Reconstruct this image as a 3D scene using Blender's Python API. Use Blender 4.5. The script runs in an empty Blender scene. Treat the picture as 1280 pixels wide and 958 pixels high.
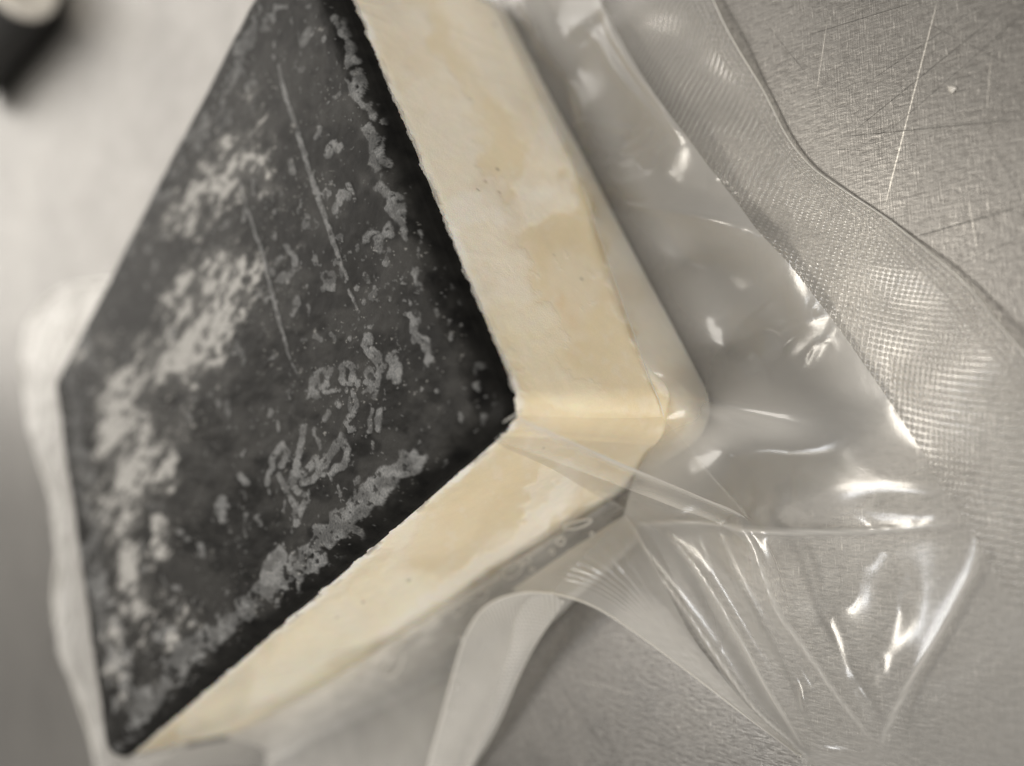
import bpy, math, random
import numpy as np
from mathutils import Vector
from mathutils.geometry import delaunay_2d_cdt

random.seed(7)
rng = np.random.default_rng(11)
S = bpy.context.scene
C = S.collection

# ------------------------------------------------------------------ camera
F = 1068.741
CAM = np.array([-0.05061714, -0.07865312, 0.14718999])
R = np.array([[-0.34532544, -0.83688767, 0.42469916],
              [-0.59589873, 0.54513699, 0.58968666],
              [-0.72502072, -0.04944388, -0.68694997]])   # columns: image right, image down, forward

cam_data = bpy.data.cameras.new('camera')
cam = bpy.data.objects.new('camera', cam_data)
C.objects.link(cam)
cam_data.sensor_fit = 'HORIZONTAL'
cam_data.sensor_width = 36.0
cam_data.lens = 36.0 * F / 1280.0
cam_data.clip_start = 0.005
cam_data.clip_end = 50.0
rx, ry, rz = R[:, 0], -R[:, 1], -R[:, 2]
from mathutils import Matrix
cam.matrix_world = Matrix(((rx[0], ry[0], rz[0], CAM[0]), (rx[1], ry[1], rz[1], CAM[1]),
                           (rx[2], ry[2], rz[2], CAM[2]), (0, 0, 0, 1)))
cam_data.dof.use_dof = True
cam_data.dof.focus_distance = 0.153
cam_data.dof.aperture_fstop = 5.8
S.camera = cam

# ------------------------------------------------------------------ light
S.view_settings.view_transform = 'Standard'
S.view_settings.look = 'None'
S.view_settings.exposure = 0.8
S.view_settings.gamma = 1.0
w = bpy.data.worlds.new('World')
S.world = w
w.use_nodes = True
bg = w.node_tree.nodes['Background']
bg.inputs[0].default_value = (1.0, 0.94, 0.855, 1)
bg.inputs[1].default_value = 0.25


def lamp(name, loc, target, sx, sy, power, col):
    l = bpy.data.lights.new(name, 'AREA')
    l.shape = 'RECTANGLE'
    l.size, l.size_y, l.energy, l.color = sx, sy, power, col
    o = bpy.data.objects.new(name, l)
    C.objects.link(o)
    o.location = loc
    o.rotation_euler = (Vector(target) - Vector(loc)).to_track_quat('-Z', 'Y').to_euler()
    return o


lamp('ceiling_lamp', (0.62, 0.78, 1.75), (0, 0, 0), 0.62, 0.26, 10.0, (1.0, 0.93, 0.82))
lamp('ceiling_lamp', (0.22, 0.92, 1.9), (0, 0, 0), 0.3, 0.2, 2.5, (0.95, 0.97, 1.0))
lamp('offscreen_light', (-2.0, -1.3, 1.1), (0, 0, 0), 2.0, 1.5, 42, (1.0, 0.95, 0.87))  # unseen fill added behind the camera to brighten the cheese's front faces
lamp('offscreen_light', (2.7, 1.75, 1.5), (0.2, 0.15, 0), 3.1, 2.3, 35, (1.0, 0.95, 0.88))  # unseen broad light on the far side, gives the steel its bright gradient

S.cycles.use_denoising = True
S.cycles.max_bounces = 14
S.cycles.transparent_max_bounces = 24
S.cycles.caustics_reflective = False
S.cycles.caustics_refractive = False

# ------------------------------------------------------------------ helpers
MM = 0.001
H, LX, LY = 0.056758, 0.126, 0.184


def ray(px, py):
    return R @ np.array([(px - 640) / F, (py - 479) / F, 1.0])


def at(px, py, z=0.0):
    """world point on the height z (mm) that the pixel sees"""
    r = ray(px, py)
    return CAM + r * ((z * MM - CAM[2]) / r[2])


def at_y(px, py, y=0.0):
    r = ray(px, py)
    return CAM + r * ((y - CAM[1]) / r[1])


def at_x(px, py, x=0.0):
    r = ray(px, py)
    return CAM + r * ((x - CAM[0]) / r[0])


def proj(P):
    v = (np.asarray(P) - CAM) @ R
    return v[..., 0] / v[..., 2] * F + 640, v[..., 1] / v[..., 2] * F + 479


_T = rng.random((256, 256))


def vnoise(x, y, seed=0):
    x = np.asarray(x, float) + seed * 17.31
    y = np.asarray(y, float) + seed * 9.77
    xi, yi = np.floor(x).astype(int), np.floor(y).astype(int)
    fx, fy = x - xi, y - yi
    fx, fy = fx * fx * (3 - 2 * fx), fy * fy * (3 - 2 * fy)
    g = lambda a, b: _T[a & 255, b & 255]
    return (g(xi, yi) * (1 - fx) + g(xi + 1, yi) * fx) * (1 - fy) + (g(xi, yi + 1) * (1 - fx) + g(xi + 1, yi + 1) * fx) * fy


def fbm(x, y, seed=0, octv=4, gain=0.5):
    s, a, t = 0, 1.0, 0
    for i in range(octv):
        s = s + a * vnoise(x * 2 ** i, y * 2 ** i, seed + i * 3)
        t += a
        a *= gain
    return s / t


def sst(a, b, x):
    t = np.clip((x - a) / (b - a), 0, 1)
    return t * t * (3 - 2 * t)


def seg_dist(X, Y, pts):
    """distance to a polyline and the parameter 0..1 along it"""
    pts = np.asarray(pts, float)
    best = np.full(np.shape(X), 1e9)
    par = np.zeros(np.shape(X))
    n = max(len(pts) - 1, 1)
    if len(pts) == 1:
        return np.hypot(X - pts[0, 0], Y - pts[0, 1]), par
    for i in range(len(pts) - 1):
        a, b = pts[i, :2], pts[i + 1, :2]
        d = b - a
        L = max(d @ d, 1e-18)
        t = np.clip(((X - a[0]) * d[0] + (Y - a[1]) * d[1]) / L, 0, 1)
        q = np.hypot(X - a[0] - t * d[0], Y - a[1] - t * d[1])
        m = q < best
        best = np.where(m, q, best)
        par = np.where(m, (i + t) / n, par)
    return best, par


def crom(P, n):
    """Catmull-Rom through P, n samples"""
    P = np.asarray(P, float)
    if len(P) == 2:
        t = np.linspace(0, 1, n)[:, None]
        return P[0] * (1 - t) + P[1] * t
    Q = np.vstack([2 * P[0] - P[1], P, 2 * P[-1] - P[-2]])
    d = np.r_[0, np.cumsum(np.linalg.norm(np.diff(P, axis=0), axis=1))]
    s = np.linspace(0, d[-1], n)
    i = np.clip(np.searchsorted(d, s, side='right') - 1, 0, len(P) - 2)
    t = ((s - d[i]) / np.maximum(d[i + 1] - d[i], 1e-12))[:, None]
    a, b, c, e = Q[i], Q[i + 1], Q[i + 2], Q[i + 3]
    return 0.5 * ((2 * b) + (-a + c) * t + (2 * a - 5 * b + 4 * c - e) * t ** 2 + (-a + 3 * b - 3 * c + e) * t ** 3)


def raw_mesh(name, V, faces, mat, parent=None, uv=None, attrs=None, cols=None, smooth=True):
    V = np.asarray(V, np.float32)
    faces = np.asarray(faces, np.int32)
    k = faces.shape[1]
    me = bpy.data.meshes.new(name)
    me.vertices.add(len(V))
    me.vertices.foreach_set('co', V.ravel())
    me.loops.add(faces.size)
    me.loops.foreach_set('vertex_index', faces.ravel())
    me.polygons.add(len(faces))
    me.polygons.foreach_set('loop_start', np.arange(0, faces.size, k, dtype=np.int32))
    me.polygons.foreach_set('loop_total', np.full(len(faces), k, np.int32))
    if smooth:
        me.polygons.foreach_set('use_smooth', np.ones(len(faces), bool))
    me.update(calc_edges=True)
    me.validate()
    if uv is not None:
        l = me.uv_layers.new(name='UVMap')
        l.data.foreach_set('uv', np.asarray(uv, np.float32)[faces.ravel()].ravel())
    for a, v in (attrs or {}).items():
        t = me.attributes.new(a, 'FLOAT', 'POINT')
        t.data.foreach_set('value', np.asarray(v, np.float32).ravel())
    for a, v in (cols or {}).items():
        t = me.attributes.new(a, 'FLOAT_COLOR', 'POINT')
        v = np.asarray(v, np.float32).reshape(-1, 3)
        t.data.foreach_set('color', np.c_[v, np.ones(len(v), np.float32)].astype(np.float32).ravel())
    me.materials.append(mat)
    o = bpy.data.objects.new(name, me)
    C.objects.link(o)
    if parent is not None:
        o.parent = parent
        o.matrix_parent_inverse = parent.matrix_basis.inverted()
    return o


def grid_faces(n, m, wrap=False):
    i, j = np.meshgrid(np.arange(n if wrap else n - 1), np.arange(m - 1), indexing='ij')
    a = i * m + j
    b = ((i + 1) % n) * m + j
    return np.stack([a, b, b + 1, a + 1], -1).reshape(-1, 4)


def tube(name, P, r, mat, parent=None, seg=8, closed=False, ends=True):
    P = np.asarray(P, float)
    T = np.gradient(P, axis=0)
    if closed:
        T = np.roll(P, -1, 0) - np.roll(P, 1, 0)
    T /= np.maximum(np.linalg.norm(T, axis=1, keepdims=True), 1e-12)
    up = np.array([0.13, 0.21, 0.97])
    A = np.cross(T, up)
    A /= np.linalg.norm(A, axis=1, keepdims=True)
    B = np.cross(T, A)
    rr = np.broadcast_to(np.asarray(r, float), (len(P),))
    th = np.arange(seg) * 2 * math.pi / seg
    V = P[:, None] + rr[:, None, None] * (np.cos(th)[None, :, None] * A[:, None] + np.sin(th)[None, :, None] * B[:, None])
    n = len(P)
    i, j = np.meshgrid(np.arange(n if closed else n - 1), np.arange(seg), indexing='ij')
    a = i * seg + j
    b = ((i + 1) % n) * seg + j
    c = ((i + 1) % n) * seg + (j + 1) % seg
    d = i * seg + (j + 1) % seg
    return raw_mesh(name, V.reshape(-1, 3), np.stack([a, b, c, d], -1).reshape(-1, 4), mat, parent)


def thing(name, label, cat, loc=(0, 0, 0)):
    o = bpy.data.objects.new(name, None)
    C.objects.link(o)
    o.location = loc
    o.empty_display_size = 0.01
    o['label'] = label
    o['category'] = cat
    return o


# ------------------------------------------------------------------ materials
def new_mat(name):
    m = bpy.data.materials.new(name)
    m.use_nodes = True
    nt = m.node_tree
    nt.nodes.clear()
    out = nt.nodes.new('ShaderNodeOutputMaterial')
    return m, nt, out


class NT:
    def __init__(s, nt):
        s.nt = nt

    def n(s, t, **kw):
        nd = s.nt.nodes.new(t)
        for k, v in kw.items():
            if k.startswith('i_'):
                key = k[2:]
                key = int(key) if key.isdigit() else key.replace('_', ' ')
                s.set(nd.inputs[key], v)
            else:
                setattr(nd, k, v)
        return nd

    def set(s, sock, v):
        if hasattr(v, 'links') or isinstance(v, bpy.types.NodeSocket):
            s.nt.links.new(v, sock)
        else:
            sock.default_value = v

    def math(s, op, a, b=0.0, c=None, clamp=False):
        nd = s.nt.nodes.new('ShaderNodeMath')
        nd.operation = op
        nd.use_clamp = clamp
        s.set(nd.inputs[0], a)
        s.set(nd.inputs[1], b)
        if c is not None:
            s.set(nd.inputs[2], c)
        return nd.outputs[0]

    def ramp(s, fac, stops):
        nd = s.nt.nodes.new('ShaderNodeValToRGB')
        s.set(nd.inputs[0], fac)
        e = nd.color_ramp.elements
        while len(e) < len(stops):
            e.new(0.5)
        for el, (p, c) in zip(e, stops):
            el.position = p
            el.color = (*c, 1) if len(c) == 3 else c
        return nd.outputs[0]

    def mapr(s, v, a, b, c=0.0, d=1.0):
        nd = s.nt.nodes.new('ShaderNodeMapRange')
        for k, x in enumerate((v, a, b, c, d)):
            s.set(nd.inputs[k], x)
        return nd.outputs[0]

    def mix(s, f, a, b):
        nd = s.nt.nodes.new('ShaderNodeMix')
        nd.data_type = 'RGBA'
        s.set(nd.inputs[0], f)
        s.set(nd.inputs[6], a)
        s.set(nd.inputs[7], b)
        return nd.outputs[2]


def attr(t, name):
    return t.n('ShaderNodeAttribute', attribute_name=name)


def mat_steel():
    m, nt, out = new_mat('brushed_steel')
    t = NT(nt)
    co = t.n('ShaderNodeTexCoord').outputs['Object']
    # the polish runs up and down at the right of the picture
    u_ = at(1085, 250) - at(1075, 60)
    ang = math.atan2(u_[1], u_[0])
    rot = t.n('ShaderNodeMapping', vector_type='TEXTURE')
    t.set(rot.inputs['Vector'], co)
    rot.inputs['Rotation'].default_value = (0, 0, ang)

    def noise(scale, detail=4.0, vec=None, rough=0.55):
        nd = t.n('ShaderNodeTexNoise', i_Scale=scale, i_Detail=detail, i_Roughness=rough)
        t.set(nd.inputs['Vector'], vec if vec is not None else co)
        return nd.outputs['Fac']

    def scaled(sx, sy):
        mp = t.n('ShaderNodeMapping')
        t.set(mp.inputs['Vector'], rot.outputs[0])
        mp.inputs['Scale'].default_value = (sx, sy, 1)
        return mp.outputs[0]
    brush = noise(3800, 2, scaled(0.10, 1.0))
    cross = noise(2600, 2, scaled(1.0, 0.12))
    pit = noise(1250, 3, scaled(1.0, 0.42))
    big = noise(14, 4)
    mid = noise(90, 4)
    col = t.ramp(big, [(0.3, (0.165, 0.160, 0.154)), (0.7, (0.215, 0.209, 0.20))])
    pitm = t.mapr(pit, 0.34, 0.52, 1, 0)
    col = t.mix(t.math('MULTIPLY', pitm, 0.42), col, (0.10, 0.095, 0.09, 1))
    glint = t.mapr(brush, 0.60, 0.74)
    col = t.mix(t.math('MULTIPLY', glint, 0.35), col, (0.6, 0.58, 0.55, 1))
    xy = t.n('ShaderNodeSeparateXYZ')
    t.set(xy.inputs[0], co)
    hsum = None
    for (x0, y0, x1, y1, wd, kind) in [
            (1172, 0, 1105, 262, 0.10, 1), (1130, 300, 1290, 255, 0.11, 0), (1045, 172, 1290, 148, 0.07, 0),
            (1060, 170, 1260, 8, 0.07, 0), (1105, 170, 1285, 12, 0.05, 0), (1000, 47, 1160, -2, 0.06, 0),
            (1075, 110, 1235, 0, 0.05, 0), (1240, 180, 1278, 250, 0.04, 0), (1030, 186, 1110, 190, 0.05, 0),
            (1180, 340, 1290, 290, 0.05, 0), (950, 20, 1010, 95, 0.04, 0), (1210, 250, 1225, 330, 0.04, 1), (1020, 120, 1035, 20, 0.035, 1), (1140, 20, 1280, 90, 0.035, 0), (1240, 60, 1232, 150, 0.035, 1), (660, 800, 760, 940, 0.05, 0), (720, 850, 800, 870, 0.04, 1), (860, 930, 1000, 985, 0.05, 0), (880, 958, 760, 900, 0.05, 0)]:
        a, b = at(x0, y0), at(x1, y1)
        d = b - a
        L = math.hypot(d[0], d[1])
        ux, uy = d[0] / L, d[1] / L
        px_ = t.math('SUBTRACT', xy.outputs[0], float(a[0]))
        py_ = t.math('SUBTRACT', xy.outputs[1], float(a[1]))
        al = t.math('ADD', t.math('MULTIPLY', px_, ux), t.math('MULTIPLY', py_, uy))
        pe = t.math('ABSOLUTE', t.math('ADD', t.math('MULTIPLY', px_, -uy), t.math('MULTIPLY', py_, ux)))
        # a little waver
        pe = t.math('ADD', pe, t.math('MULTIPLY', t.math('SUBTRACT', mid, 0.5), 0.00008))
        line = t.mapr(pe, wd * MM * 0.6, wd * MM * (1.2 if kind else 1.9), 1, 0)
        ends = t.math('MULTIPLY', t.mapr(al, 0, 0.004), t.mapr(al, L - 0.004, L, 1, 0))
        br = t.mapr(noise(1400, 2), 0.25, 0.5, 0.6, 1)
        k = t.math('MULTIPLY', t.math('MULTIPLY', line, ends), br)
        col = t.mix(t.math('MULTIPLY', k, 0.85 if kind == 0 else 0.8), col, (0.07, 0.068, 0.065, 1) if kind == 0 else (0.62, 0.60, 0.56, 1))
    h = t.math('ADD', t.math('MULTIPLY', brush, 0.5), t.math('MULTIPLY', pit, 0.9))
    h = t.math('ADD', h, t.math('MULTIPLY', cross, 0.3))
    bump = t.n('ShaderNodeBump', i_Strength=0.6, i_Distance=0.00011)
    t.set(bump.inputs['Height'], h)
    p = t.n('ShaderNodeBsdfPrincipled', i_Metallic=0.92)
    t.set(p.inputs['Base Color'], col)
    t.set(p.inputs['Roughness'], t.mapr(mid, 0.3, 0.7, 0.34, 0.46))
    t.set(p.inputs['Normal'], bump.outputs[0])
    nt.links.new(p.outputs[0], out.inputs[0])
    return m


def mat_rind():
    m, nt, out = new_mat('black_wax_rind')
    t = NT(nt)
    co = t.n('ShaderNodeTexCoord').outputs['Object']
    n1 = t.n('ShaderNodeTexNoise', i_Scale=260, i_Detail=5)
    t.set(n1.inputs['Vector'], co)
    n2 = t.n('ShaderNodeTexNoise', i_Scale=2200, i_Detail=3)
    t.set(n2.inputs['Vector'], co)
    base = t.ramp(n1.outputs['Fac'], [(0.3, (0.004, 0.004, 0.004)), (0.75, (0.014, 0.0137, 0.013))])
    gap = attr(t, 'gap').outputs['Fac']
    bloom = attr(t, 'bloom').outputs['Fac']
    gcol = t.ramp(n2.outputs['Fac'], [(0.35, (0.10, 0.103, 0.106)), (0.7, (0.19, 0.192, 0.193))])  # film-sheen patches and scratches, both painted into the wax colour
    col = t.mix(gap, base, gcol)
    bcol = t.ramp(n2.outputs['Fac'], [(0.3, (0.27, 0.267, 0.258)), (0.7, (0.42, 0.414, 0.40))])
    col = t.mix(bloom, col, bcol)
    rough = t.math('ADD', t.math('MULTIPLY', gap, 0.15), 0.5)
    rough = t.math('ADD', rough, t.math('MULTIPLY', bloom, 0.3), clamp=True)
    hh = t.math('ADD', t.math('MULTIPLY', n1.outputs['Fac'], 1.0), t.math('MULTIPLY', n2.outputs['Fac'], 0.35))
    bump = t.n('ShaderNodeBump', i_Strength=0.3, i_Distance=0.0003)
    t.set(bump.inputs['Height'], hh)
    p = t.n('ShaderNodeBsdfPrincipled')
    t.set(p.inputs['Base Color'], col)
    t.set(p.inputs['Roughness'], rough)
    t.set(p.inputs['Normal'], bump.outputs[0])
    p.inputs['Specular IOR Level'].default_value = 0.05
    p.inputs['Coat Weight'].default_value = 0.03
    p.inputs['Coat Roughness'].default_value = 0.3
    b2 = t.n('ShaderNodeBump', i_Strength=0.35, i_Distance=0.0003)
    t.set(b2.inputs['Height'], n1.outputs['Fac'])
    t.set(p.inputs['Coat Normal'], b2.outputs[0])
    nt.links.new(p.outputs[0], out.inputs[0])
    return m


def mat_cheese():
    m, nt, out = new_mat('pale_cheese')
    t = NT(nt)
    co = t.n('ShaderNodeTexCoord').outputs['Object']
    col = attr(t, 'col').outputs['Color']
    n1 = t.n('ShaderNodeTexNoise', i_Scale=300, i_Detail=3)
    t.set(n1.inputs['Vector'], co)
    n2 = t.n('ShaderNodeTexNoise', i_Scale=3000, i_Detail=2)
    t.set(n2.inputs['Vector'], co)
    v = t.math('ADD', t.mapr(n1.outputs['Fac'], 0.25, 0.75, 0.97, 1.03), t.mapr(n2.outputs['Fac'], 0.3, 0.7, -0.03, 0.03))
    mul = t.n('ShaderNodeVectorMath', operation='SCALE')
    t.set(mul.inputs[0], col)
    t.set(mul.inputs['Scale'], v)
    gap = attr(t, 'gap').outputs['Fac']
    bump = t.n('ShaderNodeBump', i_Strength=0.5, i_Distance=0.00012)
    t.set(bump.inputs['Height'], t.math('ADD', t.math('MULTIPLY', n1.outputs['Fac'], 0.3), t.math('MULTIPLY', n2.outputs['Fac'], t.math('ADD', t.math('MULTIPLY', gap, 1.3), 0.2))))
    p = t.n('ShaderNodeBsdfPrincipled')
    t.set(p.inputs['Base Color'], mul.outputs[0])
    t.set(p.inputs['Roughness'], t.math('ADD', t.math('MULTIPLY', gap, 0.15), 0.36))
    t.set(p.inputs['Normal'], bump.outputs[0])
    p.inputs['Subsurface Weight'].default_value = 0.5
    p.inputs['Subsurface Radius'].default_value = (0.005, 0.003, 0.0015)
    p.inputs['Subsurface Scale'].default_value = 1.0
    p.inputs['Coat Weight'].default_value = 1.0
    p.inputs['Coat Roughness'].default_value = 0.12
    b2 = t.n('ShaderNodeBump', i_Strength=0.2, i_Distance=0.0002)
    t.set(b2.inputs['Height'], n1.outputs['Fac'])
    t.set(p.inputs['Coat Normal'], b2.outputs[0])
    nt.links.new(p.outputs[0], out.inputs[0])
    return m


def mat_film(name, haze=0.12, rough=0.09, emboss=0.0, pitch=0.62, tint=(0.93, 0.925, 0.91), gloss=1.7, bump_s=0.25, hcol=(0.78, 0.77, 0.75)):
    m, nt, out = new_mat(name)
    t = NT(nt)
    co = t.n('ShaderNodeTexCoord')
    n1 = t.n('ShaderNodeTexNoise', i_Scale=330, i_Detail=4)
    t.set(n1.inputs['Vector'], co.outputs['Object'])
    n2 = t.n('ShaderNodeTexNoise', i_Scale=2600, i_Detail=2)
    t.set(n2.inputs['Vector'], co.outputs['Object'])
    h = t.math('ADD', n1.outputs['Fac'], t.math('MULTIPLY', n2.outputs['Fac'], 0.22))
    bump = t.n('ShaderNodeBump', i_Strength=bump_s, i_Distance=0.0004)
    t.set(bump.inputs['Height'], h)
    nrm = bump.outputs[0]
    dots = None
    if emboss > 0:
        uv = t.n('ShaderNodeSeparateXYZ')
        t.set(uv.inputs[0], co.outputs['UV'])
        k = 2 * math.pi / (pitch * MM)
        sw = t.math('MULTIPLY', t.math('SUBTRACT', n1.outputs['Fac'], 0.5), 0.5)
        sx = t.math('SINE', t.math('ADD', t.math('MULTIPLY', uv.outputs[0], k), sw))
        sy = t.math('SINE', t.math('ADD', t.math('MULTIPLY', uv.outputs[1], k * 0.93), sw))
        dots = t.math('MULTIPLY', t.math('MULTIPLY', t.math('ADD', sx, 1), t.math('ADD', sy, 1)), 0.25)
        b2 = t.n('ShaderNodeBump', i_Strength=emboss, i_Distance=0.00008)
        t.set(b2.inputs['Height'], dots)
        nt.links.new(nrm, b2.inputs['Normal'])
        nrm = b2.outputs[0]
    fr = t.n('ShaderNodeFresnel')
    geo = t.n('ShaderNodeNewGeometry')
    t.set(fr.inputs['IOR'], t.math('SUBTRACT', 1.5, t.math('MULTIPLY', geo.outputs['Backfacing'], 1.5 - 1 / 1.5)))
    nt.links.new(nrm, fr.inputs['Normal'])
    tr = t.n('ShaderNodeBsdfTransparent')
    tr.inputs[0].default_value = (*tint, 1)
    gl = t.n('ShaderNodeBsdfGlossy', i_Roughness=rough)
    gl.inputs['Color'].default_value = (1, 1, 1, 1)
    nt.links.new(nrm, gl.inputs['Normal'])
    gl2 = t.n('ShaderNodeBsdfGlossy', i_Roughness=min(0.6, rough * 3.2))
    nt.links.new(nrm, gl2.inputs['Normal'])
    glm = t.n('ShaderNodeMixShader', i_0=0.5)
    nt.links.new(gl.outputs[0], glm.inputs[1])
    nt.links.new(gl2.outputs[0], glm.inputs[2])
    df = t.n('ShaderNodeBsdfDiffuse')
    df.inputs[0].default_value = (*hcol, 1)
    nt.links.new(nrm, df.inputs['Normal'])
    tl = t.n('ShaderNodeBsdfTranslucent')
    tl.inputs[0].default_value = (*hcol, 1)
    nt.links.new(nrm, tl.inputs['Normal'])
    mx0 = t.n('ShaderNodeMixShader', i_0=0.5)
    nt.links.new(df.outputs[0], mx0.inputs[1])
    nt.links.new(tl.outputs[0], mx0.inputs[2])
    hz = t.math('MULTIPLY', attr(t, 'haze').outputs['Fac'], haze)
    # a sheet seen at a slant scatters more
    lw = t.n('ShaderNodeLayerWeight', i_Blend=0.35)
    hz = t.math('MULTIPLY', hz, t.math('ADD', 0.8, t.math('MULTIPLY', lw.outputs['Facing'], 1.6)), clamp=True)
    if dots is not None:
        hz = t.math('MULTIPLY', hz, t.mapr(dots, 0.0, 0.6, 0.68, 1.35), clamp=True)
    mx1 = t.n('ShaderNodeMixShader')
    t.set(mx1.inputs[0], hz)
    nt.links.new(tr.outputs[0], mx1.inputs[1])
    nt.links.new(mx0.outputs[0], mx1.inputs[2])
    mx2 = t.n('ShaderNodeMixShader')
    t.set(mx2.inputs[0], t.math('MULTIPLY', fr.outputs[0], gloss, clamp=True))
    nt.links.new(mx1.outputs[0], mx2.inputs[1])
    nt.links.new(glm.outputs[0], mx2.inputs[2])
    nt.links.new(mx2.outputs[0], out.inputs[0])
    return m


def mat_plain(name, col, rough, coat=0.0, nscale=300, amp=0.15):
    m, nt, out = new_mat(name)
    t = NT(nt)
    co = t.n('ShaderNodeTexCoord').outputs['Object']
    n1 = t.n('ShaderNodeTexNoise', i_Scale=nscale, i_Detail=4)
    t.set(n1.inputs['Vector'], co)
    c0 = tuple(c * (1 - amp) for c in col)
    c1 = tuple(min(1, c * (1 + amp)) for c in col)
    p = t.n('ShaderNodeBsdfPrincipled', i_Roughness=rough)
    t.set(p.inputs['Base Color'], t.ramp(n1.outputs['Fac'], [(0.3, c0), (0.7, c1)]))
    p.inputs['Coat Weight'].default_value = coat
    nt.links.new(p.outputs[0], out.inputs[0])
    return m


M_STEEL = mat_steel()
M_RIND = mat_rind()
M_CHEESE = mat_cheese()
M_FILM = mat_film('clear_film', haze=0.42, rough=0.18, bump_s=0.07, gloss=2.0)
M_WEB = mat_film('taut_film', haze=0.85, rough=0.12, bump_s=0.06, gloss=0.5, tint=(0.97, 0.965, 0.955))
M_FOLD = mat_film('folded_film', haze=0.5, rough=0.16, bump_s=0.06, gloss=1.2)
M_FLAP = mat_film('flap_film', haze=0.8, rough=0.3, emboss=1.0, pitch=0.95, gloss=1.2, bump_s=0.1)
M_SEAL = mat_film('embossed_film', haze=0.22, rough=0.18, emboss=1.0, gloss=1.6, pitch=0.9, bump_s=0.08)
M_SKIRT = mat_film('cloudy_film', haze=0.26, rough=0.45, gloss=0.6, bump_s=0.1)
M_EDGE = mat_film('film_edge', haze=0.85, rough=0.2, gloss=1.5, hcol=(0.86, 0.85, 0.82))

# ------------------------------------------------------------------ worktop
n = 61
gx = np.linspace(-1.2, 2.6, n)
gy = np.linspace(-1.2, 2.6, n)
GX, GY = np.meshgrid(gx, gy, indexing='ij')
top = raw_mesh('steel_worktop', np.stack([GX, GY, 0 * GX], -1).reshape(-1, 3), grid_faces(n, n), M_STEEL)
top['kind'] = 'structure'
top['label'] = 'scratched brushed stainless steel worktop'

# ------------------------------------------------------------------ cheese block
cheese = thing('cheese_block', 'pale cream block of cheese with a black waxed top, vacuum packed in clear film', 'cheese')
RC = 0.005        # rounding radius
TR = 0.005        # rind thickness


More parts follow.
